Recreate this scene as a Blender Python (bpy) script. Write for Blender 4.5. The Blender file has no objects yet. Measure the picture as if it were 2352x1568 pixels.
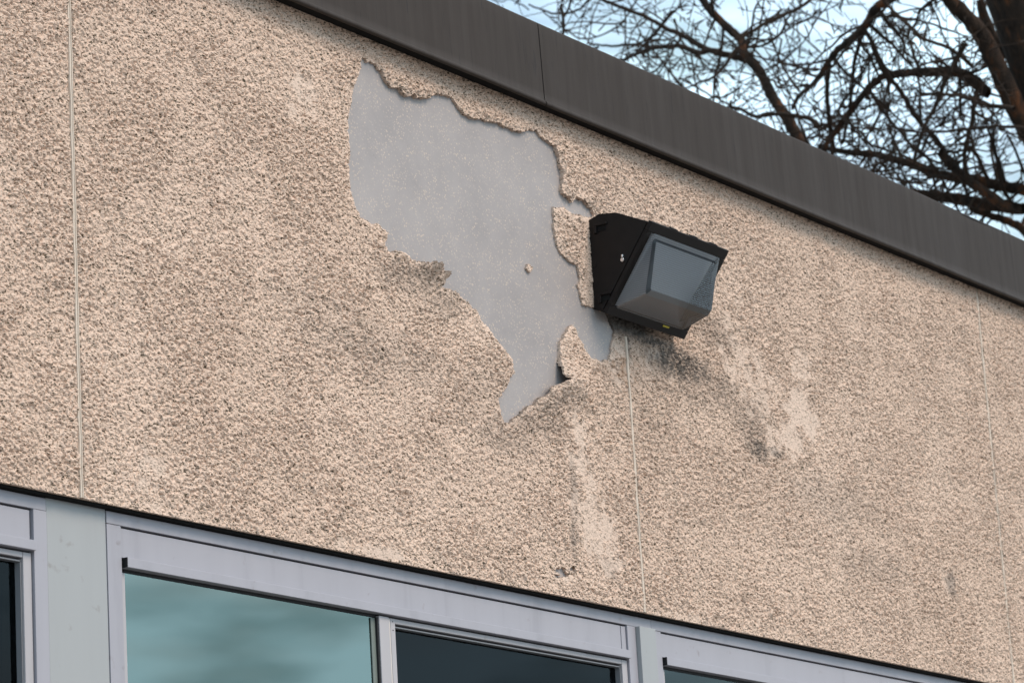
import bpy, bmesh, math, random
import numpy as np
from mathutils import Vector, Matrix
random.seed(7)
SC = bpy.context.scene
COL = SC.collection
# ---------------------------------------------------------------- camera
S = 2352.0; F = 7676.0
RM = [[0.5667666221789889, -0.17374408114187442, -0.8053499799788817],
      [-0.8218585207409252, -0.18763678313862472, -0.5379042751647883],
      [-0.05764648535700061, 0.9667471395680778, -0.24915226441460397]]
CAM = (-6.34988374, -4.01710774, 1.40671981)
cd = bpy.data.cameras.new('camera'); cam = bpy.data.objects.new('camera', cd); COL.objects.link(cam)
cd.sensor_width = 36; cd.sensor_fit = 'HORIZONTAL'; cd.lens = 36 * F / S
cd.clip_start = 0.1; cd.clip_end = 3000
cam.matrix_world = Matrix.Translation(CAM) @ Matrix(RM).to_4x4()
cd.dof.use_dof = True; cd.dof.focus_distance = 6.9; cd.dof.aperture_fstop = 12.0
SC.camera = cam
# ---------------------------------------------------------------- light
SUN_EL, SUN_AZ = math.radians(47), math.radians(168)     # azimuth clockwise from +Y
w = bpy.data.worlds.new("World"); SC.world = w; w.use_nodes = True
nt = w.node_tree; nt.nodes.clear()
out = nt.nodes.new('ShaderNodeOutputWorld'); bg = nt.nodes.new('ShaderNodeBackground')
sky = nt.nodes.new('ShaderNodeTexSky'); sky.sky_type = 'NISHITA'; sky.sun_disc = False
sky.sun_elevation = SUN_EL; sky.sun_rotation = SUN_AZ; sky.dust_density = 2.0; sky.air_density = 1.0; sky.ozone_density = 2.0
tc = nt.nodes.new('ShaderNodeTexCoord'); mp = nt.nodes.new('ShaderNodeMapping')
mp.inputs['Scale'].default_value = (2.2, 2.2, 9.0)
no = nt.nodes.new('ShaderNodeTexNoise'); no.inputs['Scale'].default_value = 4.0; no.inputs['Detail'].default_value = 8; no.inputs['Roughness'].default_value = 0.55
cr = nt.nodes.new('ShaderNodeValToRGB'); cr.color_ramp.elements[0].color = (.35, .35, .35, 1); cr.color_ramp.elements[0].position = 0.36; cr.color_ramp.elements[1].position = 0.60
mx = nt.nodes.new('ShaderNodeMix'); mx.data_type = 'RGBA'
mx.inputs[7].default_value = (4.9, 5.9, 6.6, 1)
L = nt.links.new
L(tc.outputs['Generated'], mp.inputs[0]); L(mp.outputs[0], no.inputs['Vector']); L(no.outputs['Fac'], cr.inputs[0])
L(cr.outputs[0], mx.inputs[0]); 
sx = nt.nodes.new('ShaderNodeSeparateXYZ'); L(tc.outputs['Generated'], sx.inputs[0]); mr = nt.nodes.new('ShaderNodeMapRange')
ads = nt.nodes.new('ShaderNodeMath'); ads.operation = 'MULTIPLY_ADD'; L(no.outputs['Fac'], ads.inputs[0]); ads.inputs[1].default_value = .14; L(sx.outputs[2], ads.inputs[2])
mr.inputs[1].default_value = .20; mr.inputs[2].default_value = .40; mr.inputs[3].default_value = .9; mr.inputs[4].default_value = 0; L(ads.outputs[0], mr.inputs[0])
hz = nt.nodes.new('ShaderNodeMix'); hz.data_type = 'RGBA'; hz.inputs[7].default_value = (8.6, 8.6, 8.6, 1); L(mr.outputs[0], hz.inputs[0]); L(sky.outputs[0], hz.inputs[6]); L(hz.outputs[2], mx.inputs[6]); L(mx.outputs[2], bg.inputs[0])
bg.inputs[1].default_value = 0.125
L(bg.outputs[0], out.inputs[0])
n2 = nt.nodes.new('ShaderNodeTexNoise'); n2.inputs['Scale'].default_value = 5.0; n2.inputs['Detail'].default_value = 7; L(mp.outputs[0], n2.inputs['Vector'])
cr2 = nt.nodes.new('ShaderNodeValToRGB'); cr2.color_ramp.elements[0].position = 0.36; cr2.color_ramp.elements[0].color = (4.2, 5.8, 6.6, 1); cr2.color_ramp.elements[1].position = 0.52; cr2.color_ramp.elements[1].color = (7.6, 10.0, 11.6, 1)
L(n2.outputs['Fac'], cr2.inputs[0]); L(cr2.outputs[0], mx.inputs[7])
sd = bpy.data.lights.new('sun', 'SUN'); sd.energy = 2.3; sd.angle = math.radians(26); sd.color = (1.0, 0.79, 0.62)
so = bpy.data.objects.new('sun', sd); COL.objects.link(so)
sdir = Vector((math.sin(SUN_AZ) * math.cos(SUN_EL), math.cos(SUN_AZ) * math.cos(SUN_EL), math.sin(SUN_EL)))
so.rotation_euler = sdir.to_track_quat('Z', 'Y').to_euler()
SC.view_settings.view_transform = 'Standard'; SC.view_settings.look = 'None'; SC.view_settings.gamma = 1
SC.view_settings.exposure = 0.22
SC.render.engine = 'CYCLES'; SC.cycles.max_bounces = 8; SC.cycles.transparent_max_bounces = 16

# ---------------------------------------------------------------- helpers
_R = np.array(RM); _C = np.array(CAM)
def ray(p):
    d = _R @ np.array([p[0] - 1176.0, -(p[1] - 784.0), -F]); return d / np.linalg.norm(d)
def on_wall(p, y=0.0):                       # photograph point -> (x, z) on a wall plane
    d = ray(p); t = (y - _C[1]) / d[1]; q = _C + t * d; return (q[0], q[2])
def at_dist(p, dist):
    return _C + dist * ray(p)

def mat(name, color=(.5, .5, .5), rough=.6, metal=0.0, spec=0.5):
    m = bpy.data.materials.new(name); m.use_nodes = True
    b = m.node_tree.nodes['Principled BSDF']
    b.inputs['Base Color'].default_value = (*color, 1); b.inputs['Roughness'].default_value = rough
    b.inputs['Metallic'].default_value = metal; b.inputs['Specular IOR Level'].default_value = spec
    return m, m.node_tree, b
def node(nt, kind, **kw):
    n = nt.nodes.new(kind)
    for k, v in kw.items():
        if k in n.inputs: n.inputs[k].default_value = v
        else: setattr(n, k, v)
    return n
def ramp(nt, src, stops):
    r = nt.nodes.new('ShaderNodeValToRGB'); e = r.color_ramp.elements
    e[0].position, e[0].color = stops[0][0], (*stops[0][1], 1)
    e[1].position, e[1].color = stops[-1][0], (*stops[-1][1], 1)
    for p, c in stops[1:-1]:
        q = e.new(p); q.color = (*c, 1)
    nt.links.new(src, r.inputs[0]); return r.outputs[0]
def coords(nt, scale=(1, 1, 1), rot=(0, 0, 0)):
    t = nt.nodes.new('ShaderNodeTexCoord'); m = nt.nodes.new('ShaderNodeMapping')
    m.inputs['Scale'].default_value = scale; m.inputs['Rotation'].default_value = rot
    nt.links.new(t.outputs['Object'], m.inputs[0]); return m.outputs[0]
def noise(nt, vec, scale, detail=4, rough=.5):
    n = node(nt, 'ShaderNodeTexNoise', Scale=scale, Detail=detail, Roughness=rough); nt.links.new(vec, n.inputs['Vector']); return n.outputs['Fac']
def mixc(nt, fac, a, b, mode='MIX'):
    m = nt.nodes.new('ShaderNodeMix'); m.data_type = 'RGBA'; m.blend_type = mode
    for s, i in ((fac, 0), (a, 6), (b, 7)):
        if hasattr(s, 'links'): nt.links.new(s, m.inputs[i])
        elif isinstance(s, tuple): m.inputs[i].default_value = (*s, 1)
        else: m.inputs[i].default_value = s
    return m.outputs[2]
def bump(nt, b, h, strength, dist):
    n = node(nt, 'ShaderNodeBump', Strength=strength, Distance=dist); nt.links.new(h, n.inputs['Height']); nt.links.new(n.outputs[0], b.inputs['Normal']); return n
def link(name, me, m, parent=None):
    o = bpy.data.objects.new(name, me); COL.objects.link(o)
    if m: me.materials.append(m)
    if parent: o.parent = parent
    return o
def empty(name, loc=(0, 0, 0)):
    o = bpy.data.objects.new(name, None); COL.objects.link(o); o.location = loc; return o
def tag(o, **kw):
    for k, v in kw.items(): o[k] = v
    return o
def add_box(bm, x0, x1, y0, y1, z0, z1):
    vs = [bm.verts.new((x, y, z)) for x in (x0, x1) for y in (y0, y1) for z in (z0, z1)]
    for f in ((0, 1, 3, 2), (4, 6, 7, 5), (0, 4, 5, 1), (2, 3, 7, 6), (0, 2, 6, 4), (1, 5, 7, 3)):
        bm.faces.new([vs[i] for i in f])
def finish(bm, name, m, parent=None, bevel=0, seg=1, smooth=False):
    bmesh.ops.recalc_face_normals(bm, faces=bm.faces[:])
    if bevel:
        bmesh.ops.bevel(bm, geom=bm.edges[:], offset=bevel, segments=seg, affect='EDGES', profile=.6)
    me = bpy.data.meshes.new(name); bm.to_mesh(me); bm.free()
    if smooth:
        for p in me.polygons: p.use_smooth = True
    return link(name, me, m, parent)
def boxes(name, lst, m, parent=None, bevel=0, seg=1):
    bm = bmesh.new()
    for b in lst: add_box(bm, *b)
    return finish(bm, name, m, parent, bevel, seg)
def grid_mesh(name, co, faces, smooth=False):
    me = bpy.data.meshes.new(name); n = len(faces)
    me.vertices.add(len(co)); me.vertices.foreach_set('co', co.astype(np.float32).ravel())
    me.loops.add(n * 4); me.loops.foreach_set('vertex_index', faces.astype(np.int32).ravel())
    me.polygons.add(n); me.polygons.foreach_set('loop_start', np.arange(0, n * 4, 4, dtype=np.int32))
    me.polygons.foreach_set('loop_total', np.full(n, 4, dtype=np.int32))
    me.polygons.foreach_set('use_smooth', np.full(n, smooth, dtype=bool))
    me.update(calc_edges=True); return me

# ---------------------------------------------------------------- materials
M = {}
# rough cast stucco
m, nt, b = mat('stucco', rough=.85, spec=.25); v = coords(nt)
base = ramp(nt, noise(nt, v, 2.2, 4), [(0.3, (.645, .498, .408)), (0.7, (.705, .555, .462))])
fine = ramp(nt, noise(nt, v, 260, 3, .6), [(0.3, (.80, .80, .79)), (0.7, (1.08, 1.07, 1.05))])
c = mixc(nt, 1.0, base, fine, 'MULTIPLY')
ag = ramp(nt, noise(nt, coords(nt, (.75, .75, 1.5), (0, .45, 0)), 210, 2, .6), [(0.37, (.14, .145, .11)), (0.435, (1, 1, 1))]); c = mixc(nt, 1.0, c, ag, 'MULTIPLY')
at = node(nt, 'ShaderNodeAttribute', attribute_name='stain_shade')
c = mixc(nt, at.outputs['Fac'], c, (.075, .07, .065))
at3 = node(nt, 'ShaderNodeAttribute', attribute_name='rust'); c = mixc(nt, at3.outputs['Fac'], c, (.30, .17, .09))
at2 = node(nt, 'ShaderNodeAttribute', attribute_name='bare'); c = mixc(nt, at2.outputs['Fac'], c, (.64, .53, .455))
nt.links.new(c, b.inputs['Base Color']); bump(nt, b, noise(nt, v, 330, 3, .6), .5, .002)
M['stucco'] = m
# coarse stucco for the walls out of frame
m, nt, b = mat('coarse_stucco', rough=.85, spec=.25); v = coords(nt)
base = ramp(nt, noise(nt, v, 2.2, 4), [(0.3, (.60, .47, .375)), (0.7, (.65, .515, .42))])
ag = ramp(nt, noise(nt, coords(nt, (.75, .75, 1.5), (0, .45, 0)), 120, 3, .6), [(0.34, (.25, .24, .19)), (0.50, (1, 1, 1))])
c = mixc(nt, 1.0, base, ag, 'MULTIPLY'); nt.links.new(c, b.inputs['Base Color'])
vo = node(nt, 'ShaderNodeTexVoronoi', Scale=150.0); nt.links.new(v, vo.inputs['Vector']); bump(nt, b, vo.outputs['Distance'], 1.0, .012)
M['wall'] = m
m, nt, b = mat('joint_bead_paint', (.62, .54, .46), .8, spec=.25); M['bead'] = m
# grey substrate
m, nt, b = mat('render_coat', rough=.55, spec=.4); v = coords(nt)
vo = node(nt, 'ShaderNodeTexVoronoi', Scale=150.0, Randomness=1.0); nt.links.new(v, vo.inputs['Vector'])
sp = ramp(nt, vo.outputs['Distance'], [(0.20, (1, 1, 1)), (0.38, (0, 0, 0))])
pm = ramp(nt, noise(nt, v, 30, 4, .7), [(0.40, (0, 0, 0)), (0.60, (1, 1, 1))])
k = mixc(nt, 1.0, sp, pm, 'MULTIPLY')
bs = ramp(nt, noise(nt, v, 5, 8, .65), [(0.32, (.28, .262, .262)), (0.68, (.35, .326, .322))])
c = mixc(nt, k, bs, (.52, .43, .36))
vd = ramp(nt, noise(nt, v, 55, 2, .5), [(0.18, (.55, .5, .45)), (0.24, (1, 1, 1))])
c = mixc(nt, 1.0, c, vd, 'MULTIPLY')
nt.links.new(c, b.inputs['Base Color']); bump(nt, b, noise(nt, v, 220, 2), .25, .001)
M['render_coat'] = m
# fascia metal with run marks
m, nt, b = mat('bronze_metal', rough=.6, metal=.0, spec=.2); v = coords(nt, (38, 38, 2.2)); v2 = coords(nt, (150, 150, 9))
st = ramp(nt, noise(nt, v, 1.0, 5, .6), [(0.25, (.038, .0275, .0215)), (0.75, (.029, .022, .018))])
s2 = ramp(nt, noise(nt, v2, 1.0, 3, .6), [(0.30, (.62, .64, .67)), (0.38, (1, 1, 1))])
c = mixc(nt, 1.0, st, s2, 'MULTIPLY'); nt.links.new(c, b.inputs['Base Color'])
rg = ramp(nt, noise(nt, v, 1.0, 5, .6), [(0.3, (.55,) * 3), (0.7, (.65,) * 3)]); nt.links.new(rg, b.inputs['Roughness'])
bump(nt, b, noise(nt, coords(nt), 9, 2), .3, .004)
M['fascia'] = m
m, nt, b = mat('dark_gap', (.012, .012, .012), .9, spec=.1); M['dark'] = m
# painted aluminium
def alu(name, col, sc=1.0):
    m, nt, b = mat(name, rough=.42, spec=.45); v = coords(nt, (14, 14, 1.5))
    c = ramp(nt, noise(nt, v, 1.0, 5, .6), [(0.25, tuple(x * .86 for x in col)), (0.42, col), (0.75, tuple(x * 1.05 for x in col))])
    w_ = ramp(nt, noise(nt, coords(nt, (30, 30, 30)), 1.0, 3), [(0.22, (.8, .76, .72)), (0.32, (1, 1, 1))])
    c = mixc(nt, 1.0, c, w_, 'MULTIPLY')
    nt.links.new(c, b.inputs['Base Color']); bump(nt, b, noise(nt, coords(nt), 5, 2), .15, .004); return m
M['alu'] = alu('painted_aluminium', (.325, .325, .365))
M['alu_panel'] = alu('painted_filler', (.315, .33, .34))
M['alu_bare'] = alu('bright_aluminium', (.385, .375, .395))
m, nt, b = mat('rubber', (.015, .015, .017), .6, spec=.3); M['rubber'] = m
M['alu_bright'] = alu('bright_track', (.62, .58, .55))
m, nt, b = mat('spacer_bar', (.15, .18, .165), .5); M['spacer'] = m
# glass
def glass(name, tint, gl, ior):
    m = bpy.data.materials.new(name); m.use_nodes = True; nt = m.node_tree; nt.nodes.clear()
    o = nt.nodes.new('ShaderNodeOutputMaterial'); mix = nt.nodes.new('ShaderNodeMixShader')
    g = node(nt, 'ShaderNodeBsdfGlossy', Roughness=0.02); g.inputs[0].default_value = (*gl, 1)
    t = nt.nodes.new('ShaderNodeBsdfTransparent'); t.inputs[0].default_value = (*tint, 1)
    f = node(nt, 'ShaderNodeFresnel', IOR=ior)
    
    nt.links.new(f.outputs[0], mix.inputs[0]); nt.links.new(t.outputs[0], mix.inputs[1]); nt.links.new(g.outputs[0], mix.inputs[2]); nt.links.new(mix.outputs[0], o.inputs[0])
    return m
M['glass'] = glass('tinted_glass', (.35, .55, .52), (.66, .82, .76), 3.3)
M['glass_mid'] = glass('dim_reflection_glass', (.35, .45, .45), (.5, .58, .58), 1.9)  # same kind of glass as tinted_glass, darker reflection put into its colours
M['glass_dark'] = glass('screened_glass', (.30, .36, .40), (.32, .36, .38), 1.5)
m, nt, b = mat('blind', (.50, .56, .52), .6); M['blind'] = m
m, nt, b = mat('interior', (.16, .16, .16), .9); M['interior'] = m
m, nt, b = mat('screen_bar', (.20, .21, .23), .5); M['bar'] = m
# lamp
m, nt, b = mat('bronze_housing', rough=.55, spec=.22); v = coords(nt)
c = ramp(nt, noise(nt, v, 30, 4), [(0.3, (.0085, .0068, .0066)), (0.7, (.012, .0095, .009))]); nt.links.new(c, b.inputs['Base Color']); bump(nt, b, noise(nt, v, 500, 2), .12, .001); M['housing'] = m
m, nt, b = mat('screw_metal', (.8, .8, .8), .25, 1.0); M['screw'] = m
m, nt, b = mat('reflector', (.62, .66, .70), .3, 0.4); M['reflector'] = m
m, nt, b = mat('lamp_socket', (.10, .11, .06), .5); M['socket'] = m
m = bpy.data.materials.new('ribbed_glass'); m.use_nodes = True; nt = m.node_tree; nt.nodes.clear()
o = nt.nodes.new('ShaderNodeOutputMaterial'); mix = nt.nodes.new('ShaderNodeMixShader'); mix2 = nt.nodes.new('ShaderNodeMixShader')
g = node(nt, 'ShaderNodeBsdfGlossy', Roughness=0.12); g.inputs[0].default_value = (.86, .88, .90, 1)
t = nt.nodes.new('ShaderNodeBsdfTransparent'); d = nt.nodes.new('ShaderNodeBsdfDiffuse')
d.inputs[0].default_value = (.17, .18, .195, 1)
wz = node(nt, 'ShaderNodeTexWave', bands_direction='Z', Scale=64.0); wx = node(nt, 'ShaderNodeTexWave', bands_direction='X', Scale=52.0)
cc = coords(nt); nt.links.new(cc, wz.inputs[0]); nt.links.new(cc, wx.inputs[0])
ad = node(nt, 'ShaderNodeMath', operation='MULTIPLY_ADD'); nt.links.new(wx.outputs['Fac'], ad.inputs[0]); ad.inputs[1].default_value = .5; nt.links.new(wz.outputs['Fac'], ad.inputs[2])
bn = node(nt, 'ShaderNodeBump', Strength=.35, Distance=.002); nt.links.new(ad.outputs[0], bn.inputs['Height']); nt.links.new(bn.outputs[0], g.inputs['Normal'])
tt = ramp(nt, ad.outputs[0], [(0.1, (.62, .64, .68)), (0.95, (.93, .94, .95))]); nt.links.new(tt, t.inputs[0])
f = node(nt, 'ShaderNodeFresnel', IOR=1.6); nt.links.new(bn.outputs[0], f.inputs['Normal'])
nt.links.new(f.outputs[0], mix.inputs[0]); nt.links.new(t.outputs[0], mix.inputs[1]); nt.links.new(g.outputs[0], mix.inputs[2])
mix2.inputs[0].default_value = .13; nt.links.new(mix.outputs[0], mix2.inputs[1]); nt.links.new(d.outputs[0], mix2.inputs[2]); nt.links.new(mix2.outputs[0], o.inputs[0])
M['lens'] = m
m = bpy.data.materials.new('hazy_glass'); m.use_nodes = True; nt = m.node_tree; nt.nodes.clear()
o = nt.nodes.new('ShaderNodeOutputMaterial'); q = nt.nodes.new('ShaderNodeMixShader'); q2 = nt.nodes.new('ShaderNodeMixShader')
t = nt.nodes.new('ShaderNodeBsdfTransparent'); t.inputs[0].default_value = (.45, .45, .46, 1); d = nt.nodes.new('ShaderNodeBsdfDiffuse'); d.inputs[0].default_value = (.22, .215, .21, 1)
g = node(nt, 'ShaderNodeBsdfGlossy', Roughness=.2); q.inputs[0].default_value = .45; q2.inputs[0].default_value = .06
nt.links.new(t.outputs[0], q.inputs[1]); nt.links.new(d.outputs[0], q.inputs[2]); nt.links.new(q.outputs[0], q2.inputs[1]); nt.links.new(g.outputs[0], q2.inputs[2]); nt.links.new(q2.outputs[0], o.inputs[0]); M['lens_haze'] = m
M['lens_clear'] = glass('clear_edge_glass', (.30, .32, .34), (.6, .63, .66), 1.45)
# bark
m, nt, b = mat('bark', rough=.9, spec=.2); v = coords(nt, (7, 7, 2)); 
c = ramp(nt, noise(nt, v, 2.5, 6, .65), [(0.36, (.016, .012, .010)), (0.54, (.042, .027, .019)), (0.72, (.15, .055, .02))]); nt.links.new(c, b.inputs['Base Color']); bump(nt, b, noise(nt, v, 4, 5, .7), 1.0, .03); M['bark'] = m
m, nt, b = mat('twig_bark', (.034, .023, .017), .9, spec=.2); M['twig'] = m
m, nt, b = mat('paving', rough=.9); v = coords(nt)
c = ramp(nt, noise(nt, v, 3, 6), [(0.3, (.16, .15, .14)), (0.7, (.24, .22, .20))]); nt.links.new(c, b.inputs['Base Color']); M['ground'] = m
m, nt, b = mat('roof_membrane', (.10, .10, .10), .9); M['roof'] = m

# ---------------------------------------------------------------- ground
boxes('ground', [(-400, 400, -400, 400, -.5, 0)], M['ground'])['kind'] = 'structure'

# ---------------------------------------------------------------- building
WX0, WX1, WZ0, WZ1 = -2.30, 2.75, 2.706, 3.884
BX0, BX1 = -8.0, 4.0
B = tag(empty('building', (0, 0, 0)), label='single storey building with peeling beige stucco wall, dark metal roof edge and grey windows', category='building')
rng = np.random.default_rng(11)
NX, NZ = 2800, 730
xs = np.linspace(WX0, WX1, NX); zs = np.linspace(WZ0, WZ1, NZ)
U, V = np.meshgrid(xs, zs)
def vnoise(U, V, s, seed):
    r = np.random.default_rng(seed); T = r.random((256, 256))
    x = U / s + 50.3; y = V / s + 70.7; i = np.floor(x).astype(int); j = np.floor(y).astype(int); fx = x - i; fy = y - j
    fx = fx * fx * (3 - 2 * fx); fy = fy * fy * (3 - 2 * fy)
    g = lambda a, b_: T[a % 256, b_ % 256]
    return (g(i, j) * (1 - fx) + g(i + 1, j) * fx) * (1 - fy) + (g(i, j + 1) * (1 - fx) + g(i + 1, j + 1) * fx) * fy
def fbm(U, V, s, seed, n=4):
    t = 0; a = 1; tot = 0
    for q in range(n): t = t + a * vnoise(U, V, s / 2 ** q, seed + q); tot += a; a *= .55
    return t / tot
def chips(U, V, cell, seed, tilt=.9, lean=(0, 0)):
    r = np.random.default_rng(seed); n = 512
    ox, oy, hh, tx, ty, an, el = (r.random((n, n)) for _ in range(7))
    x = U / cell + 90; y = V / cell + 90; i0 = np.floor(x).astype(int); j0 = np.floor(y).astype(int)
    best = np.full(U.shape, -9.0)
    for di in (-1, 0, 1):
        for dj in (-1, 0, 1):
            i = i0 + di; j = j0 + dj; a = i % n; c_ = j % n
            dx = x - (i + ox[a, c_]); dy = y - (j + oy[a, c_])
            th = an[a, c_] * math.pi; ca, sa = np.cos(th), np.sin(th)
            e = 1 + 1.6 * el[a, c_]
            p = dx * ca + dy * sa; q = -dx * sa + dy * ca
            h = hh[a, c_] * 1.0 + (tx[a, c_] - .5 + lean[0]) * 2 * tilt * dx + (ty[a, c_] - .5 + lean[1]) * 2 * tilt * dy - 1.1 * (p * p / e + q * q * e)
            np.maximum(best, h, out=best)
    return best
warp = .0018
Uw = U + warp * (vnoise(U, V, .012, 3) - .5) * 2; Vw = V + warp * (vnoise(U, V, .012, 4) - .5) * 2
c1 = chips(Uw, Vw, .0080, 21, 1.25, (0, -.12)); c2 = chips(Uw * .97 + Vw * .25, Vw, .0050, 22, 1.25, (0, -.12)); c3 = vnoise(U, V, .0030, 8)
H = np.clip(.75 * c1 + .30, 0, 1.3) * .0042 + np.clip(c2 + .15, 0, 1.3) * .0044 + c3 * .0006
sparse = np.clip((fbm(U, V, .11, 31) - .30) / .22, .72, 1.0)
H = H * sparse
# smooth, worn areas traced off the wall: (x, y, rx, ry, strength)
def blob(px, py, rx, rz, st, seed, rag=.45, tab=None):
    cx, cz = on_wall((px, py)); d = np.sqrt(((U - cx) / rx) ** 2 + ((V - cz) / rz) ** 2)
    d = d + (fbm(U, V, min(rx, rz) * .7, seed) - .5) * 2 * rag
    return np.clip((1.0 - d) / .4, 0, 1) * st
worn = np.zeros_like(U)
for q, a in enumerate([(693, 212, .045, .035, .9), (672, 262, .03, .03, .6), (712, 262, .03, .02, .5), (1325, 1010, .04, .05, .8), (1330, 1075, .07, .05, .7), (1345, 1150, .08, .08, .65), (1375, 1230, .10, .06, .9),
                       (1390, 1290, .07, .04, .8), (1310, 960, .03, .03, .7), (1840, 850, .06, .05, .9), (1835, 945, .12, .07, 1.0), (1800, 1010, .12, .05, .9), (1740, 900, .10, .08, .6), (1690, 690, .05, .02, .9),
                       (1680, 800, .06, .08, .6), (1720, 860, .09, .07, .6), (340, 1085, .05, .05, .7), (880, 1272, .09, .02, 1.0), (1290, 1318, .04, .02, .9), (790, 1250, .05, .015, .6), (2180, 1330, .06, .05, .5),
                       (520, 430, .06, .04, .4), (1500, 840, .10, .05, .5), (1410, 830, .08, .05, .7), (1160, 410, .02, .02, .5), (380, 1180, .10, .02, .5), (1560, 1420, .18, .02, .5)]):
    worn = np.maximum(worn, blob(*a, 60 + q, .8))
worn = np.clip(worn * 1.25 - .75 * np.clip((vnoise(U, V, .011, 95) + .6 * vnoise(U, V, .028, 96) - .75) / .25, 0, 1) * (worn < .97), 0, .95)
H = H * (1 - .86 * worn) + worn * .0035
H = H * (.72 + .28 * np.clip((V - WZ0 - .004) / .03, 0, 1))
# control joints: coating flattened beside the beads
JX = [-1.7955, .142, 2.055]
for jx in JX:
    d = np.abs(U - jx) + .002 * (vnoise(U, V, .02, 77) - .5)
    H = np.where((d < .0065) & ((V < 3.62) | (jx != .142)), .0012, H)
# peeled opening
z1 = lambda X, Y: (746.5 + X * .29298, 86.13 + Y * .29298)
z2 = lambda X, Y: (803.9 + X * .32967, 488.1 + Y * .32967)
up = [(300,160),(325,175),(335,195),(370,190),(395,205),(430,240),(460,270),(475,320),(500,360),(530,385),(560,400),(595,395),(620,430),(655,460),(700,445),(740,470),(800,475),(850,460),(880,435),(925,440),(965,460),(1000,475),(1040,520),(1080,580),(1120,615),(1180,640),(1270,650),(1320,660),(1390,675),(1440,705),(1500,730),(1555,742),(1600,725),(1660,730),(1700,775),(1760,820),(1815,855),(1840,930),(1855,1000),(1875,1080),(1880,1140),(1870,1190),(1900,1230),(1955,1280),(1985,1240),(2030,1270),(2060,1300),(2100,1340),(2115,1395),(2060,1410),(2000,1385),(1940,1380),(1895,1345),(1885,1320),(1840,1330),(1800,1325),(1800,1400)]
rt = [(1425,100),(1435,170),(1450,240),(1500,300),(1540,345),(1590,360),(1600,400),(1610,470),(1590,500),(1610,540),(1615,600),(1630,640),(1670,655),(1790,690),(1850,830),(1830,900),(1825,980),(1800,1020),(1750,1030),(1690,1010),(1650,970),(1640,920),(1600,870),(1585,820),(1550,780),(1525,790),(1515,830),(1490,870),(1475,910),(1480,980),(1490,1050),(1510,1110),(1530,1150),(1550,1155),(1520,1165),(1460,1195),(1400,1240),(1380,1270),(1320,1295),(1310,1320),(1240,1355),(1210,1380),(1160,1430),(1100,1465),(1085,1480),(1060,1400),(1045,1340),(1040,1290),(1070,1250),(1110,1200),(1125,1150),(1155,1120),(1145,1090),(1140,1030),(1110,980),(1060,920),(1010,860),(975,800),(935,760),(900,690),(850,640),(820,560),(795,480),(800,430),(800,400),(790,385),(770,375),(720,345),(690,325),(650,320),(600,310),(560,290),(545,260),(500,232),(420,240),(380,245),(340,270),(290,240),(280,195),(300,170),(300,130),(235,95),(200,80),(140,70),(75,20)]
lf = [(370,1455),(290,1400),(240,1310),(215,1200),(195,1050),(205,900),(195,750),(190,640),(210,540),(220,440),(240,350),(270,290),(290,230),(285,190)]
pix = [z1(*p) for p in up] + [z2(*p) for p in rt] + [z1(*p) for p in lf]
LIFTS = [  # photograph x, y, outward lift, radius x, radius z
    (1062, 624, .072, .095, .046), (1010, 598, .060, .12, .042), (965, 575, .026, .09, .032), (960, 570, .014, .08, .035), (900, 550, .005, .08, .035), (1120, 740, .004, .05, .03), (1180, 830, .006, .05, .04), (1150, 925, .004, .04, .04),
    (1308, 885, .032, .07, .045), (1255, 905, .014, .06, .04), (1200, 945, .008, .05, .03), (1300, 790, .008, .03, .05), (1300, 850, .010, .03, .05),
    (880, 160, .006, .03, .03), (930, 205, .011, .06, .03), (975, 222, .012, .05, .025), (1010, 220, .006, .04, .02), (1080, 270, .007, .05, .03), (1130, 275, .007, .05, .025), (1190, 300, .009, .05, .025), (1275, 345, .006, .03, .04), (1290, 400, .009, .03, .04), (1300, 440, .012, .04, .03), (1325, 462, .012, .04, .02), (1350, 465, .006, .03, .02)]
lift_at = lambda x, z: sum(a * math.exp(-((x - lx) / rx) ** 2 - ((z - lz) / rz) ** 2) for (lx, lz, a, rx, rz) in LW)
LW = []
for (px, py, a, rx, rz) in LIFTS:
    lx, lz = on_wall((px, py)); LW.append((lx, lz, a * (.8 if a > .013 else .5), rx, rz))
poly = []
for p in pix:
    x, z = on_wall(p); l = min(lift_at(x, z), .06); x, z = on_wall(p, -l - .004); poly.append((x, z))
poly = np.array(poly)
def signed_dist(U, V, P):
    d2 = np.full(U.shape, 1e9); ins = np.zeros(U.shape, bool); n = len(P)
    for k in range(n):
        a = P[k]; b_ = P[(k + 1) % n]; e = b_ - a; L2 = e @ e + 1e-12
        t = np.clip(((U - a[0]) * e[0] + (V - a[1]) * e[1]) / L2, 0, 1)
        d2 = np.minimum(d2, (U - a[0] - t * e[0]) ** 2 + (V - a[1] - t * e[1]) ** 2)
        cnd = ((a[1] > V) != (b_[1] > V)); 
        with np.errstate(divide='ignore', invalid='ignore'):
            xi = (b_[0] - a[0]) * (V - a[1]) / (b_[1] - a[1] + 1e-15) + a[0]
        ins ^= cnd & (U < xi)
    d = np.sqrt(d2); return np.where(ins, d, -d)
SD = np.full(U.shape, -1.0)
i0, i1 = np.searchsorted(xs, [poly[:, 0].min() - .06, poly[:, 0].max() + .06]); j0, j1 = np.searchsorted(zs, [poly[:, 1].min() - .06, poly[:, 1].max() + .06])
SD[j0:j1, i0:i1] = signed_dist(U[j0:j1, i0:i1], V[j0:j1, i0:i1], poly)
LF = np.zeros_like(U)
for (lx, lz, a, rx, rz) in LW: LF = np.maximum(LF, a * 1.15 * np.exp(-((U - lx) / rx) ** 2 - ((V - lz) / rz) ** 2))
edge_n = (vnoise(U, V, .006, 91) - .5) * .006 + (vnoise(U, V, .013, 92) - .5) * .003
hole = SD > edge_n
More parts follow.
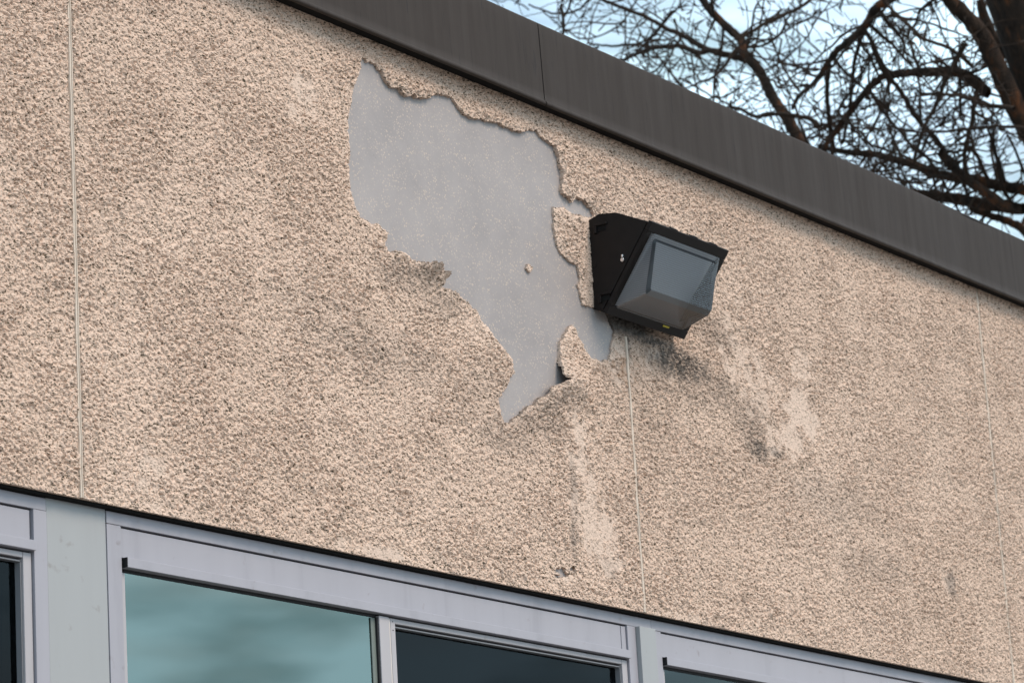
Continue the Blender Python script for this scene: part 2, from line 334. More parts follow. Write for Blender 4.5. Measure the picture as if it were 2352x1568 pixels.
ix, iz = on_wall(z2(1247, 390)); d_i = np.sqrt(((U - ix) / .013) ** 2 + ((V - iz) / .010) ** 2) + (vnoise(U, V, .006, 5) - .5) * .8
crumb = d_i < 1; 
hole &= ~crumb
H = np.where((U > -.014) & (U < .03) & (V > 3.39) & (V < 3.64), H * .35, H)
feather = .45 + .55 * np.clip(-SD / .012, 0, 1); H = H * np.where(SD > -.012, feather, 1)
# small grey scars by the window head
scar = np.zeros_like(hole)
for (px, py, rx, rz) in [(1291, 1313, .030, .008), (1278, 1322, .020, .004), (1312, 1308, .012, .006)]:
    sx, sz = on_wall((px, py)); scar |= (np.sqrt(((U - sx) / rx) ** 2 + ((V - sz) / rz) ** 2) + (vnoise(U, V, .008, 6) - .5) * 1.3) < .85
hole |= scar
# curled tatters on the biggest flap
LF *= 1 + .55 * (vnoise(U, V, .022, 14) - .5) * np.clip(1 - np.abs(SD) / .04, 0, 1)
# slow unevenness of the old wall
LF += .0022 * fbm(U, V, .45, 41, 3)
bulge = .004 * np.exp(-((U - on_wall((860, 840))[0]) / .25) ** 2 - ((V - on_wall((860, 800))[1]) / .05) ** 2)
Y = -(H + LF + bulge) + .002
# stains, with shade below the lamp and on the curled flap painted in
stain_shade = np.zeros_like(U)
for q, (px, py, rx, rz, st) in enumerate([(1480, 778, .13, .022, 1.2), (1385, 735, .05, .02, .5), (1545, 830, .16, .06, .95), (1585, 850, .12, .05, .8), (1640, 770, .12, .05, .35), (1560, 880, .20, .07, .25), (1735, 1030, .07, .035, .75), (1780, 1040, .05, .02, .7), (1660, 900, .10, .06, .4), (1720, 960, .12, .09, .35),
                                          (1312, 1120, .022, .10, .55), (1315, 1240, .02, .06, .6), (1400, 1310, .04, .03, .35), (2180, 1340, .04, .05, .7), (1100, 900, .12, .09, .15), (1270, 920, .06, .03, .35), (1240, 940, .10, .03, .3),
                                          (1440, 790, .012, .06, .8), (1000, 625, .09, .03, .25), (860, 800, .34, .08, .20), (930, 640, .14, .05, .35), (1010, 700, .10, .05, .28), (1230, 960, .16, .06, .34), (1150, 1000, .15, .06, .25), (1900, 1150, .30, .08, .22), (2000, 1300, .25, .06, .2), (700, 690, .25, .04, .15), (1420, 860, .15, .05, .25), (1480, 960, .25, .08, .12)]):
    s_ = blob(px, py, rx, rz, st, 130 + q, .5)
    cx, cz = on_wall((px, py)); s_ = s_ * np.exp(-(((U - cx) / rx) ** 2 + ((V - cz) / rz) ** 2) * .8)
    stain_shade = np.maximum(stain_shade, s_)
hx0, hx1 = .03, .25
soot_shadow = np.clip((U - hx0) / .05, 0, 1) * np.clip((hx1 + .06 - U) / .09, 0, 1) * np.clip((V - 3.345 + .018 * (fbm(U, V, .03, 333) - .5)) / .035, 0, 1) * (V < 3.42) * .97  # soot and the lamp's shadow, painted together as one dark band
spk = np.clip((vnoise(U, V, .010, 201) * .5 + vnoise(U, V, .004, 202) * .5 - .42) / .12, 0, 1)
stain_shade = np.clip(stain_shade * (.5 + .55 * spk), 0, .90)
stain_shade = np.maximum(stain_shade, soot_shadow)
grime = np.clip((fbm(U, V, .02, 210) - .58) / .12, 0, 1) * .10
stain_shade = np.maximum(stain_shade, grime * np.clip((fbm(U, V, .35, 214) - .35) / .3, 0.1, 1))
cx, cz = on_wall((1425, 850)); rust = .55 * np.exp(-((U - cx) / .07) ** 2 - ((V - cz) / .05) ** 2) * np.clip((fbm(U, V, .02, 301) - .5) / .12, 0, 1)
idx = np.arange(NX * NZ).reshape(NZ, NX)
keepv = ~hole
K = keepv[:-1, :-1] & keepv[1:, :-1] & keepv[:-1, 1:] & keepv[1:, 1:]
qs = np.stack([idx[:-1, :-1], idx[:-1, 1:], idx[1:, 1:], idx[1:, :-1]], -1)[K]
co = np.stack([U, Y, V], -1).reshape(-1, 3)
# broken edges get thickness
KP = np.zeros((NZ + 1, NX + 1), bool); KP[1:NZ, 1:NX] = K
ev = []
h_in = KP[1:NZ, 1:NX]
dn = KP[1:NZ + 1, 1:NX] != KP[0:NZ, 1:NX]         # horizontal edges, row j between cells j-1 and j
for j, i in zip(*np.nonzero(dn)): ev.append((idx[j, i], idx[j, i + 1]))
dv = KP[1:NZ, 1:NX + 1] != KP[1:NZ, 0:NX]
for j, i in zip(*np.nonzero(dv)): ev.append((idx[j, i], idx[j + 1, i]))
ev = np.array(ev); uv_ = np.unique(ev); mp_ = {v_: len(co) + k for k, v_ in enumerate(uv_)}
back = co[uv_].copy(); tb_ = np.clip((-back[:, 1] - .009) / .008, 0, 1); back[:, 1] = .0045 * (1 - tb_) + (back[:, 1] + .0045) * tb_
sk = np.array([(a, b_, mp_[b_], mp_[a]) for a, b_ in ev])
co = np.vstack([co, back]); fc = np.vstack([qs, sk])
used = np.unique(fc); rm = np.full(len(co), -1); rm[used] = np.arange(len(used))
ext = lambda A: np.concatenate([A.ravel(), A.ravel()[uv_]])[used]
me = grid_mesh('stucco_coating', co[used], rm[fc])
for nm, A in (('stain_shade', stain_shade), ('rust', rust), ('bare', worn * .35)):
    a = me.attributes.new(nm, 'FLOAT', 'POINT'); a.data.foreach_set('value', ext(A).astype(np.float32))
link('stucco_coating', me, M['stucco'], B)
# substrate board behind
boxes('grey_backing_board', [(WX0, WX1, .004, .11, WZ0 + .002, 3.8840)], M['render_coat'], B)['label'] = 'smooth grey backing bared where the stucco peeled away'
# coarse walls out of frame
boxes('wall', [(BX0, WX0, -.006, .18, WZ0, 3.87), (WX1, BX1, -.006, .18, WZ0, 3.87), (BX0, -3.75, -.006, .18, 0, WZ0), (2.12, BX1, -.006, .18, 0, WZ0), (-3.75, 2.12, -.004, .18, 0, 1.05),
               (BX0, BX0 + .18, .18, 8, 0, 3.87), (BX1 - .18, BX1, .18, 8, 0, 3.87), (BX0, BX1, 8, 8.18, 0, 3.87)], M['wall'], B)
boxes('roof', [(BX0 - .02, BX1 + .02, .02, 8.2, 3.87, 3.97)], M['roof'], B)
boxes('ceiling', [(BX0 + .2, BX1 - .2, .3, 7.9, 2.95, 3.0)], M['interior'], B)
boxes('partition', [(BX0 + .2, BX1 - .2, 3.0, 3.1, 0.01, 2.94)], M['interior'], B)
# joint beads
for k, jx in enumerate(JX):
    bm = bmesh.new(); n = 120; rows = []
    cs = [(-.0062, 0.0), (-.0050, -.0052), (-.0016, -.0062), (-.0006, -.0005), (.0006, -.0005), (.0016, -.0062), (.0050, -.0053), (.0062, 0.0)]
    for i in range(n + 1):
        z = WZ0 + .001 + ((WZ1 if k != 1 else 3.365) - WZ0 - .002) * i / n; wob = (vnoise(np.array([jx * 3]), np.array([z]), .05, 400 + k)[0] - .5) * .003
        ww = (.60 if k == 0 else .50) + .4 * vnoise(np.array([jx * 7]), np.array([z]), .03, 410 + k)[0]
        gp = .5 if k == 0 else max(0, min(1, (vnoise(np.array([jx]), np.array([z]), .09, 420 + k)[0] - .45) * 5))
        rows.append([bm.verts.new((jx + cx_ * ww + wob, cy_ if abs(cx_) > .001 else (-.0056 + .0050 * gp), z)) for cx_, cy_ in cs])
    for i in range(n):
        for j in range(len(cs) - 1): bm.faces.new((rows[i][j], rows[i][j + 1], rows[i + 1][j + 1], rows[i + 1][j]))
    me = bpy.data.meshes.new('joint_bead'); bm.to_mesh(me); bm.free()
    link('joint_bead', me, M['bead'], B)

# fascia: pressed metal panels
FJ = [-8.02, -5.402, -2.802, -.2015, 2.3985, 4.02]
for a, b_ in zip(FJ[:-1], FJ[1:]):
    x0, x1 = a + .0016, b_ - .0016; n = max(2, int((x1 - x0) / .05)); bm = bmesh.new()
    prof = [(.12, 4.050), (.0, 4.053), (-.030, 4.052), (-.0345, 4.049), (-.0355, 4.044)] + [(-.036 - .0055 * t, 4.044 - .185 * t) for t in (.15, .3, .45, .6, .75, .9, 1)] + \
           [(-.0440, 3.8560), (-.0462, 3.8525), (-.0466, 3.8490), (-.0450, 3.8455), (-.0410, 3.8440), (-.0385, 3.8455), (-.0380, 3.8500), (-.0374, 3.8600)]
    rows = []
    for i in range(n + 1):
        x = x0 + (x1 - x0) * i / n; row = []
        for (y, z) in prof:
            wv = 0 if y > -.02 else .0018 * (vnoise(np.array([x]), np.array([z]), .35, 500)[0] - .5) * 2
            tz = .0012 * (vnoise(np.array([x]), np.array([1.0]), .25, 501)[0] - .5) * 2 if z > 4.0 else 0
            row.append(bm.verts.new((x, y + wv, z + tz)))
        rows.append(row)
    for i in range(n):
        for j in range(len(prof) - 1): bm.faces.new((rows[i][j], rows[i][j + 1], rows[i + 1][j + 1], rows[i + 1][j]))
    finish(bm, 'fascia_panel', M['fascia'], B, smooth=True)
boxes('fascia_backing_and_shade', [(BX0, BX1, -.034, .018, 3.885, 4.045), (BX0, BX1, -.0365, -.009, 3.8500, 3.8600)], M['dark'], B)  # dark joint backing, plus a black strip painting the shade under the lip

# ---------------------------------------------------------------- windows (parts of the building)
FY = .020; ZB = 1.05; ZT = 2.745
P_FILL = boxes('filler_panel', [(-1.8655, -1.7025, FY + .001, .06, ZB, 2.703)], M['alu_panel'], B, .0008)
boxes('head_gap_shade', [(-3.75, 2.12, .0045, .10, 2.7015, 2.7070)], M['dark'], B)  # black strip painting the shade in the gap above the frames
def window(x0, x1, mirror=False, parent=B, mid=None, label=None, joint=True, pane='glass', xh=0):
    """frame with head, jambs, transom panel, rail; sashes"""
    fr = [(x0, x1 + xh, FY, .09, 2.6765, ZT - .045)]                          # head strip
    fr += [(x0, x0 + .040, FY, .09, ZB, 2.6755), (x1 - .035, x1, FY - .001, .09, ZB, 2.6757)]
    f = boxes('window', fr, M['alu'], parent, .0009, 2)
    if label: f['label'] = label
    a, b_ = x0 + .0425, x1 - .0375
    boxes('transom_panel', [(a, b_ - .0215 if joint else b_ - .004, FY + .003, .08, 2.6165, 2.6725)] + ([(b_ - .0185, b_, FY + .003, .08, 2.6165, 2.6725)] if joint else []), M['alu'], f, .0006)
    boxes('transom_rail', [(a + .005, b_ + .001, FY - .008, .08, 2.5975, 2.6160)], M['alu'], f, .0010, 2)
    boxes('frame_shadow_gap', [(a - .004, b_ + .004, FY + .012, .085, 2.590, 2.677)], M['rubber'], f)
    boxes('rail_end_hollow_shade', [(a + .0033, a + .0049, FY - .0082, .08, 2.5973, 2.6162)], M['rubber'], f)  # black cap painting the dark hollow of the open rail end
    m0 = mid
    # fixed light on the left
    boxes('glazing_bead', [(a - .001, a + .012, FY + .006, .08, ZB + .03, 2.589)], M['alu_bare'], f, .0006)
    boxes('mullion', [(m0 - .0005, m0 + .0330, FY + .001, .085, ZB + .03, 2.5940)], M['alu_bare'], f, .0008)
    boxes('sash_track', [(m0 + .0355, m0 + .0395, FY + .003, .085, ZB + .03, 2.5930)], M['alu_bright'], f, .0008)
    boxes('glass_spacer', [(m0 - .0205, m0 - .0062, FY + .0085, FY + .0105, ZB + .03, 2.589)], M['spacer'], f)
    boxes('seal', [(a + .0125, m0 - .001, FY + .010, .08, 2.5905, 2.5968), (m0 - .006, m0 - .0008, FY + .0035, .08, ZB + .03, 2.590)], M['rubber'], f)
    boxes('fixed_pane', [(a + .0125, m0 - .0061, FY + .0110, FY + .017, ZB + .03, 2.590)], M[pane], f)
    # sliding sash on the right with an insect screen frame
    s0, s1 = m0 + .0420, b_ - .0005
    s = boxes('sash', [(s0, s0 + .0160, FY + .004, .07, ZB + .03, 2.5940), (s1 - .0215, s1, FY + .004, .07, ZB + .03, 2.5940), (s0 + .0163, s1 - .022, FY + .0045, .07, 2.5835, 2.5940)], M['alu_bare'], f, .0008)
    boxes('corner_rivet', [(s0 + .006, s0 + .009, FY + .0034, FY + .006, zr, zr + .002) for zr in (2.568, 2.586)], M['rubber'], s)
    boxes('side_channel', [(s0 + .0185, s0 + .036, FY + .0205, .05, ZB + .03, 2.5770)], M['bar'], f)
    boxes('screen_edge', [(s0 + .0190, s1 - .0225, FY + .009, .05, 2.5765, 2.5790), (s0 + .0190, s0 + .0205, FY + .009, .05, ZB + .03, 2.576), (s1 - .0245, s1 - .0225, FY + .009, .05, ZB + .03, 2.578)], M['bar'], f)
    boxes('sash_pane', [(s0 + .0362, s1 - .0248, FY + .022, FY + .028, ZB + .04, 2.576)], M['glass_dark'], f)
    boxes('inner_bar', [(s0 + .0255, s1 - .026, FY + .045, FY + .075, 2.535, 2.552)], M['rubber'], f)
    boxes('sill', [(x0, x1, -.02, .09, ZB + .001, ZB + .028)], M['alu'], f, .002)
    # venetian blind behind the fixed light
    bm = bmesh.new(); z = 2.560
    while z > 1.15:
        y = .17; dz = .010
        vs = [bm.verts.new(p) for p in ((a + .02, y - .011, z - dz), (m0 - .02, y - .011, z - dz), (m0 - .02, y + .011, z + dz * .6), (a + .02, y + .011, z + dz * .6))]
        bm.faces.new(vs); z -= .021
    me = bpy.data.meshes.new('blind'); bm.to_mesh(me); bm.free(); link('blind', me, M['blind'], f)
    return f
window(-1.7005, .1330, mid=-.8565, xh=.0712, label='grey sliding window in the middle with teal fixed pane and dark screened pane')
boxes('mullion_post', [(.1345, .2035, .008, .10, ZB, 2.6760)], M['alu_panel'], B, .0010, 2)
window(.2050, 2.0400, mid=1.05, pane='glass_mid', label='grey window right of the post, mostly below the picture')
window(-3.7450, -1.8670, mid=-2.86, joint=False, label='grey window at the left edge with a dark screened pane')

# ---------------------------------------------------------------- wall light
LX0, LX1 = .016, .361
WL = tag(empty('wall_light', (LX0, 0, 3.40)), label='dark bronze wall pack light with ribbed glass lens mounted on the peeling wall', category='wall light')
def loc(vs): return [(x - LX0, y, z - 3.40) for x, y, z in vs]
def prism(bm, prof, x0, x1):
    a = [bm.verts.new((x0 - LX0, y, z - 3.40)) for y, z in prof]; b_ = [bm.verts.new((x1 - LX0, y, z - 3.40)) for y, z in prof]
    n = len(prof); bm.faces.new(a); bm.faces.new(b_[::-1])
    for i in range(n): bm.faces.new((a[i], a[(i + 1) % n], b_[(i + 1) % n], b_[i]))
# back box, open towards the front frame
prof = [(.003, 3.409), (.003, 3.624), (-.030, 3.6335), (-.076, 3.6275), (-.1620, 3.5870), (-.0240, 3.4030)]
bm = bmesh.new(); prism(bm, prof, LX0, LX1); h = finish(bm, 'housing', M['housing'], WL, .0022, 2)
# front frame: slanted ring
A = Vector((0, -.1635, 3.5865)); Bp = Vector((0, -.0255, 3.4010))          # top and bottom of the slanted face
dn_ = (Bp - A).normalized(); nrm = Vector((0, dn_.z, -dn_.y));
if nrm.y > 0: nrm = -nrm
FL = (Bp - A).length
def fp(x, s, d): p = A + dn_ * s + nrm * d; return (x - LX0, p.y, p.z - 3.40)
bm = bmesh.new()
def slab(x0, x1, s0, s1, d0, d1):
    vs = [bm.verts.new(fp(x, s, d)) for x in (x0, x1) for s in (s0, s1) for d in (d0, d1)]
    for f_ in ((0, 1, 3, 2), (4, 6, 7, 5), (0, 4, 5, 1), (2, 3, 7, 6), (0, 2, 6, 4), (1, 5, 7, 3)): bm.faces.new([vs[i] for i in f_])
e0, e1 = .0006, .0115
slab(LX0 - .001, LX1 + .001, -.004, .0205, e0, e1); slab(LX0 - .001, LX1 + .001, FL - .018, FL + .004, e0, e1)
slab(LX0 - .001, LX0 + .018, .0208, FL - .0183, e0, e1); slab(LX1 - .018, LX1 + .001, .0208, FL - .0183, e0, e1)
finish(bm, 'front_frame', M['housing'], WL, .0016, 2)
# inside: reflector pan over the slanted face
bm = bmesh.new()
x0, x1 = LX0 + .02, LX1 - .02
ring0 = [fp(x0, .022, .002), fp(x1, .022, .002), fp(x1, FL - .02, .002), fp(x0, FL - .02, .002)]
slabv = [bm.verts.new(p) for p in ring0]; bm.faces.new(slabv)
finish(bm, 'reflector', M['reflector'], WL)
bm = bmesh.new(); prism(bm, [(-.150, 3.553), (-.128, 3.438), (-.040, 3.424)], .322, .3235); finish(bm, 'reflector_side', M['dark'], WL)  # inner reflector wall, its shading put into the black colour
# refractor: base on the slanted face, steep ribbed front, shallow underside
def rr(pts_base, pts_front):
    pass
bx0, bx1, tx0, tx1 = LX0 + .0195, LX1 - .0195, LX0 + .048, LX1 - .046
secs = []
def loop(x0, x1, yt, zt, yb, zb, r=.006, n=4):
    """rounded rectangle lying in the slanted plane through (yt,zt)-(yb,zb)"""
    Lh = math.hypot(yb - yt, zb - zt); pts = []
    for (cx_, cs_, a0) in ((x0 + r, r, 180), (x1 - r, r, 270), (x1 - r, Lh - r, 0), (x0 + r, Lh - r, 90)):
        for k in range(n + 1):
            a = math.radians(a0 + 90 * k / n); x = cx_ + r * math.cos(a); s_ = cs_ + r * math.sin(a); t_ = s_ / Lh
            pts.append((x, yt + (yb - yt) * t_, zt + (zb - zt) * t_))
    return pts
pA = A + dn_ * .021 + nrm * .009; pB = A + dn_ * (FL - .0185) + nrm * .009
L0 = loop(bx0, bx1, pA.y, pA.z, pB.y, pB.z, .008)
L1 = loop(bx0 + .001, bx1 - .001, pA.y - .004, pA.z - .001, pB.y - .003, pB.z - .004, .010)
L2 = loop(tx0 - .024, tx1 + .010, -.1590, 3.5520, -.1270, 3.4230, .010)
L3 = loop(tx0 - .018, tx1 + .004, -.1635, 3.5440, -.1390, 3.4330, .005)
bm = bmesh.new(); Ls = []
for Lp in (L0, L1, L2, L3): Ls.append([bm.verts.new((x - LX0, y, z - 3.40)) for x, y, z in Lp])
n = len(L0)
for a, b_ in zip(Ls[:-1], Ls[1:]):
    for i in range(n): bm.faces.new((a[i], a[(i + 1) % n], b_[(i + 1) % n], b_[i]))
bm.faces.new(Ls[-1])
lens = finish(bm, 'glass_lens', M['lens'], WL)
lens.data.materials.append(M['lens_clear']); lens.data.materials.append(M['lens_haze'])
for i_, p_ in enumerate(lens.data.polygons):
    if 2 * n <= i_ < 3 * n or p_.normal.z < -.75: p_.material_index = 2 if p_.normal.z < -.75 else 1
# hinge clips on the side of the housing
for zc in (3.598, 3.430):
    bm = bmesh.new(); X = LX0
    def bx(y0, y1, z0_, z1_, d0, d1): add_box(bm, -d1, -d0, y0, y1, z0_ - 3.40, z1_ - 3.40)
    bx(-.052, -.018, zc + .006, zc + .011, -.001, .006); bx(-.024, -.016, zc - .011, zc + .0058, -.001, .0065)
    finish(bm, 'hinge_clip', M['housing'], WL, .0006)
    boxes('hinge_slot', [(-.0012, .001, -.046, -.0245, zc - .008 - 3.40, zc + .0055 - 3.40)], M['dark'], WL)
bm = bmesh.new(); bmesh.ops.create_cone(bm, cap_ends=True, segments=20, radius1=.0075, radius2=.0070, depth=.002, matrix=Matrix.Translation((-.0006, -.008, 3.515 - 3.40)) @ Matrix.Rotation(math.pi / 2, 4, 'Y'))
finish(bm, 'knockout_plug', M['housing'], WL, .0004)
bm = bmesh.new(); bmesh.ops.create_cone(bm, cap_ends=True, segments=16, radius1=.0048, radius2=.0042, depth=.007, matrix=Matrix.Translation((-.004, -.090, 3.508 - 3.40)) @ Matrix.Rotation(math.pi / 2, 4, 'Y'))
add_box(bm, -.0085, -.0005, -.0935, -.0885, 3.514 - 3.40, 3.5205 - 3.40)
finish(bm, 'screw', M['screw'], WL, .0006)
bm = bmesh.new(); slab(LX0 + .235, LX0 + .262, FL - .014, FL - .010, .0112, .0125); my = mat('yellow_tag', (.45, .38, .03), .5)[0]; finish(bm, 'tag', my, WL)
# small blocks along the top edge of the frame
for k, xx in enumerate((.10, .19, .28)):
    bm = bmesh.new(); slab(xx, xx + .03, -.0065, -.0042, .001, .010); finish(bm, 'frame_lug', M['housing'], WL, .0006)

# ---------------------------------------------------------------- tree
T = empty('tree', tuple((9.3, 1.7, 0.0)))
tag(T, label='bare dark-barked tree with tangled knobbly twigs rising behind the roof edge', category='tree')
TO = np.array([9.3, 1.7, 0.0])
def tube_arrays(path, radii, ns, V_, F_):
    base = len(V_); prev = None; n = len(path)
    for i in range(n):
        t = path[min(i + 1, n - 1)] - path[max(i - 1, 0)]; t = t / (np.linalg.norm(t) + 1e-9)
        if prev is None:
            u = np.cross(t, [0.3, 0.5, .81]); 
        else: u = prev - t * (prev @ t)
        u = u / (np.linalg.norm(u) + 1e-9); prev = u; w_ = np.cross(t, u)
        for k in range(ns):
            a = 2 * math.pi * k / ns; V_.append(path[i] + radii[i] * (math.cos(a) * u + math.sin(a) * w_))
    for i in range(n - 1):
        for k in range(ns):
            a = base + i * ns + k; b_ = base + i * ns + (k + 1) % ns; F_.append((a, b_, b_ + ns, a + ns))
def smooth_path(P, sub):
    P = np.array(P); out_ = []
    for i in range(len(P) - 1):
        p0 = P[max(i - 1, 0)]; p1 = P[i]; p2 = P[i + 1]; p3 = P[min(i + 2, len(P) - 1)]
        for k in range(sub):
            t = k / sub; out_.append(.5 * ((2 * p1) + (-p0 + p2) * t + (2 * p0 - 5 * p1 + 4 * p2 - p3) * t * t + (-p0 + 3 * p1 - 3 * p2 + p3) * t ** 3))
    out_.append(P[-1]); return np.array(out_)
tr = np.random.default_rng(5)
TV, TF = [], []      # trunk and limbs
CV, CF = [], []      # twigs
def unit(): 
    v_ = tr.normal(size=3); return v_ / np.linalg.norm(v_)
def px2m(px, dist): return px * dist / F
def twig(p, d, L_, r, depth):
    n = max(4, int(L_ / .05)); path = [p]; cur = p.copy(); dd = d.copy(); spurs = []
    for i in range(n):
        dd = dd + unit() * .26 + np.array([0, 0, .012]); dd /= np.linalg.norm(dd); cur = cur + dd * L_ / n; path.append(cur.copy())
    rad = [max(.0022, r * (1 - .75 * i / n) * (1 + .30 * tr.random())) for i in range(n + 1)]
    tube_arrays(path, rad, 4 if r > .006 else 3, CV, CF)
    for i in range(1, n):
        if tr.random() < .40:                                     # short spur
            sdv = unit() + dd * .3; sdv /= np.linalg.norm(sdv); q = path[i]; l_ = .02 + .05 * tr.random()
            tube_arrays([q, q + sdv * l_ * .6, q + sdv * l_ + unit() * .01], [max(.003, rad[i] * .7), .0045, .003], 3, CV, CF)
    if depth > 0:
        for i in range(1, n):
            if tr.random() < (.18 if depth > 1 else .15):
                dr = (path[i] - path[i - 1]); dr /= np.linalg.norm(dr); s_ = unit(); s_ -= dr * (s_ @ dr); s_ /= np.linalg.norm(s_)
                twig(path[i], (dr * .55 + s_), L_ * (.35 + .35 * tr.random()), rad[i] * .62, depth - 1)
def limb(pts, r0, r1, dist, kids=1.0, depth=2, klen=.8, bark=True, ns=10):
    """pts in photograph pixels, dist (start, end) metres, radii in photograph pixels"""
    n = len(pts); P = [at_dist(p, dist[0] + (dist[1] - dist[0]) * i / (n - 1)) for i, p in enumerate(pts)]
    P = smooth_path(P, 7); m_ = len(P)
    P = P + np.array([unit() for _ in range(m_)]) * px2m(1.3, dist[0]) * np.array([1, 1, 1])
    R_ = [px2m(r0 + (r1 - r0) * i / (m_ - 1), dist[0]) * (1 + .18 * (tr.random() - .3)) for i in range(m_)]
    if bark: tube_arrays(P, R_, ns, TV, TF)
    else: tube_arrays(P, R_, 6, CV, CF)
    for i in range(1, m_ - 1):
        k = kids * .155
        while k > 0:
            if tr.random() < k:
                dr = P[i + 1] - P[i - 1]; dr /= np.linalg.norm(dr); s_ = unit(); s_ -= dr * (s_ @ dr); s_ /= np.linalg.norm(s_)
                twig(P[i], dr * .5 + s_, klen * (.5 + 1.0 * tr.random()), min(R_[i] * .42, .0085), depth)
            k -= 1
# trunk and its continuation to the ground
tp = [at_dist(p, 15.5) for p in [(2050, -1500), (2120, -1000), (2160, -600), (2230, -300), (2300, -80), (2352, 40), (2400, 150), (2460, 300), (2540, 480)]] + [np.array([9.15, 1.75, 3.2]), np.array([9.3, 1.7, 1.5]), np.array([9.3, 1.7, -.1])]
tp = smooth_path(tp, 6); tube_arrays(tp, [.02 + .19 * min(1, i / (len(tp) * .8)) ** .8 for i in range(len(tp))], 20, TV, TF)
limb([(1590, -40), (1560, -120), (1500, -220), (1480, -330)], 8, 2, (16.6, 16.8), .5, 2, .5)
limb([(2062, -10), (2110, -90), (2170, -200), (2210, -330)], 11, 14, (15.0, 15.4), .4, 2, .5)
limb([(2150, -30), (2120, -120), (2060, -280), (2040, -420)], 15, 3, (15.2, 15.0), .5, 2, .5)
limb([(1870, -10), (1960, -70), (2060, -150), (2180, -260)], 6, 10, (16.6, 15.6), .4, 2, .5)
for k_ in range(16):                                          # the rest of the crown, above and right of the picture
    y0 = -250 - 75 * k_; x0_ = 2220 + (-300 - y0) * -.14 if y0 < -300 else 2260; sg = (1, -1)[k_ % 2]; rr_ = 10 - k_ * .4
    limb([(x0_, y0), (x0_ + sg * 150, y0 - 90 - 60 * tr.random()), (x0_ + sg * (300 + 100 * tr.random()), y0 - 150), (x0_ + sg * (450 + 300 * tr.random()) * (1 - k_ * .03), y0 - 260 - 120 * tr.random())], rr_, 2, (15.5, 14.0 + 3.5 * tr.random()), 1.3, 1, .9)
limb([(2150, -30), (2200, 20), (2250, 75), (2290, 150), (2340, 260), (2420, 400)], 15, 26, (15.2, 15.4), .4, 2, .5)
limb([(2500, 60), (2430, 120), (2352, 140), (2300, 110), (2270, 60), (2250, 0)], 16, 10, (15.9, 15.9), .4, 2, .4)
# limb rising to the left
limb([(1590, -40), (1625, 15), (1660, 55), (1700, 90), (1712, 125), (1745, 165), (1775, 225), (1800, 260), (1835, 320), (1875, 375), (1920, 400), (2000, 420)], 8, 15, (16.6, 16.0), .9, 2, .7)
limb([(1365, -8), (1411, 11), (1491, 43), (1530, 66), (1572, 84), (1626, 115), (1696, 134), (1725, 140)], 4, 8, (17.0, 16.5), 1.0, 2, .55, False)
limb([(1420, 145), (1465, 123), (1500, 112), (1562, 107), (1600, 121), (1640, 118), (1717, 140)], 3.5, 7, (16.8, 16.5), 1.0, 2, .5, False)
limb([(1350, 100), (1400, 106), (1450, 103), (1500, 108), (1560, 104)], 2.2, 4, (17.2, 16.8), .9, 1, .35, False)
limb([(1870, -8), (1830, 22), (1790, 38), (1740, 65), (1700, 88)], 4, 5, (16.8, 16.5), .8, 2, .4, False)
limb([(2062, -10), (2013, 18), (1991, 55), (1958, 88), (1921, 118), (1899, 149), (1870, 191), (1837, 219), (1820, 250)], 11, 4, (15.0, 15.6), .9, 2, .6)
limb([(1640, 250), (1690, 248), (1735, 268), (1770, 262), (1850, 270), (1880, 290)], 3, 6, (16.2, 16.0), .7, 1, .35, False)
limb([(2352, 480), (2270, 471), (2190, 455), (2093, 445), (2020, 430), (1960, 400), (1890, 352)], 14, 9, (15.6, 16.2), .7, 2, .5)
limb([(2380, 440), (2300, 428), (2243, 412), (2163, 402), (2083, 375), (2002, 354), (1950, 350), (1880, 335)], 13, 6, (15.6, 16.0), 1.2, 2, .5)
limb([(2270, 215), (2222, 175), (2180, 165), (2123, 166), (2060, 170), (2029, 175), (1991, 208), (1947, 263), (1925, 293), (1890, 345)], 12, 6, (15.4, 15.8), 1.1, 2, .5)
limb([(2020, -10), (2045, 20), (2090, 60), (2120, 90), (2180, 110), (2230, 150)], 3, 5, (14.6, 15.2), 1.0, 2, .5, False)
limb([(1985, 65), (2010, 110), (2035, 165), (2075, 220), (2105, 270), (2150, 320), (2190, 385), (2215, 420)], 4, 7, (15.0, 15.6), 1.1, 2, .5, False)
limb([(2215, 100), (2190, 150), (2170, 190), (2150, 240), (2120, 300), (2100, 370)], 7, 4, (15.0, 15.2), 1.0, 2, .5, False)
limb([(2250, 180), (2240, 230), (2228, 300), (2215, 360), (2225, 420)], 6, 5, (15.1, 15.4), .8, 2, .5, False)
limb([(1985, 70), (1965, 130), (1958, 190), (1950, 260), (1935, 330)], 5, 4, (15.3, 15.8), 1.2, 2, .45, False)
limb([(1905, 150), (1900, 210), (1905, 280), (1915, 350)], 5, 6, (15.5, 15.9), 1.2, 2, .4, False)
limb([(2400, 300), (2300, 290), (2230, 296), (2120, 304), (2040, 290)], 4, 2.5, (14.8, 15.2), .8, 1, .4, False)
limb([(2330, 250), (2260, 240), (2200, 220), (2110, 215)], 6, 3, (15.0, 15.2), 1.0, 2, .4, False)
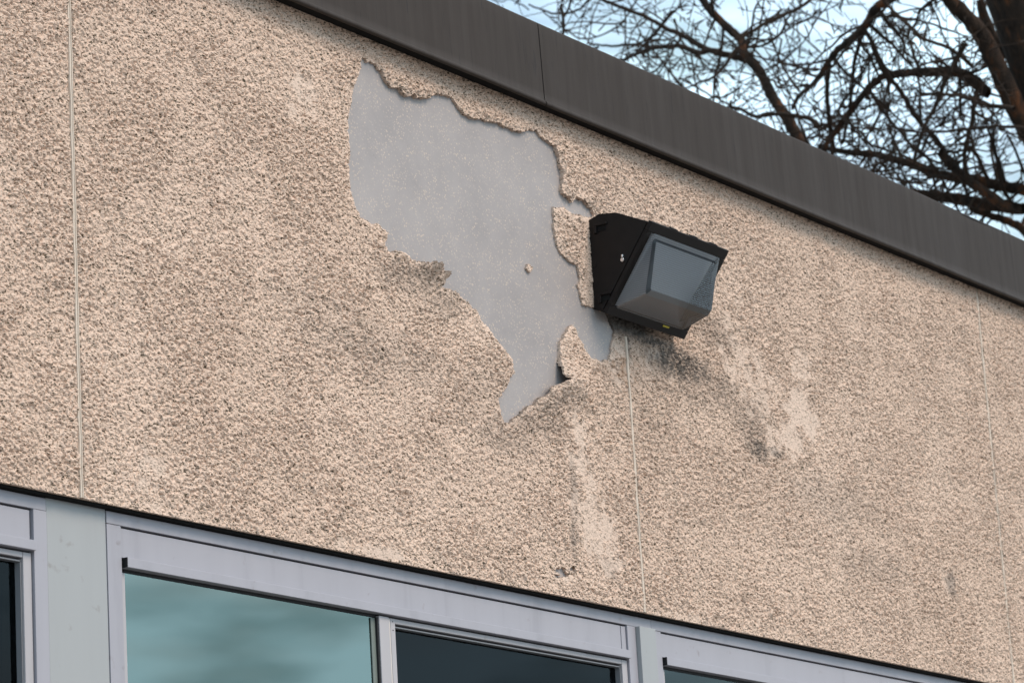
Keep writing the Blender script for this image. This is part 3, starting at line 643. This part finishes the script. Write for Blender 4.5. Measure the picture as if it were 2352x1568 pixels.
limb([(2520, 520), (2400, 560), (2340, 520), (2290, 500), (2230, 480)], 12, 7, (15.6, 15.8), 1.2, 2, .4)
limb([(2160, 350), (2200, 395), (2260, 440), (2320, 480)], 9, 12, (15.4, 15.5), 1.0, 2, .4)
limb([(1500, -60), (1440, -20), (1365, -8), (1330, 22), (1275, 32), (1215, 12)], 4, 2, (17.0, 17.4), 1.0, 2, .4, False)
limb([(1480, -30), (1450, 20), (1420, 60), (1350, 90), (1300, 70), (1240, 20)], 2.2, 1.8, (17.6, 18.0), 1.0, 1, .4, False)
limb([(1700, 200), (1650, 225), (1600, 200), (1560, 180)], 2.5, 2, (17.2, 17.4), 1.0, 1, .35, False)
for _ in range(28):                                           # fine shoots farther back in the crown
    p0 = (1120 + 1250 * tr.random(), -40 + 420 * tr.random() ** 1.3); a_ = tr.random() * 6.28; l_ = 90 + 160 * tr.random()
    pts_ = [(p0[0] + math.cos(a_) * l_ * t_ + 22 * (tr.random() - .5), p0[1] + math.sin(a_) * l_ * t_ * .8 + 22 * (tr.random() - .5)) for t_ in (0, .33, .66, 1)]
    limb(pts_, 1.9, 1.2, (20.5, 21.0), .35, 1, .3, False)
# small shoots in the crowded crotches
for (cx_, cy_, sx_, sy_, n_) in [(1930, 320, 70, 60, 34), (2010, 250, 110, 80, 30), (2180, 330, 130, 90, 34), (2270, 110, 60, 60, 16), (2120, 420, 120, 40, 22), (2050, 110, 180, 90, 16), (1600, 120, 180, 80, 8), (1790, 90, 160, 90, 12), (1250, 20, 90, 25, 7), (1420, 60, 90, 60, 7), (1650, 220, 90, 50, 7)]:
    for _ in range(int(n_ * .7)):
        p = at_dist((cx_ + sx_ * tr.normal() * .6, cy_ + sy_ * tr.normal() * .6), 15.2 + 2.5 * tr.random())
        d = unit(); twig(p, d, .3 + .45 * tr.random(), .0062 * (.6 + .6 * tr.random()), 1)
def mk(name, V_, F_, m_):
    co = np.array(V_) - TO; me = grid_mesh(name, co, np.array(F_), True); return link(name, me, m_, T)
mk('trunk', TV, TF, M['bark']); mk('crown', CV, CF, M['twig'])
print('tree verts', len(TV), len(CV))
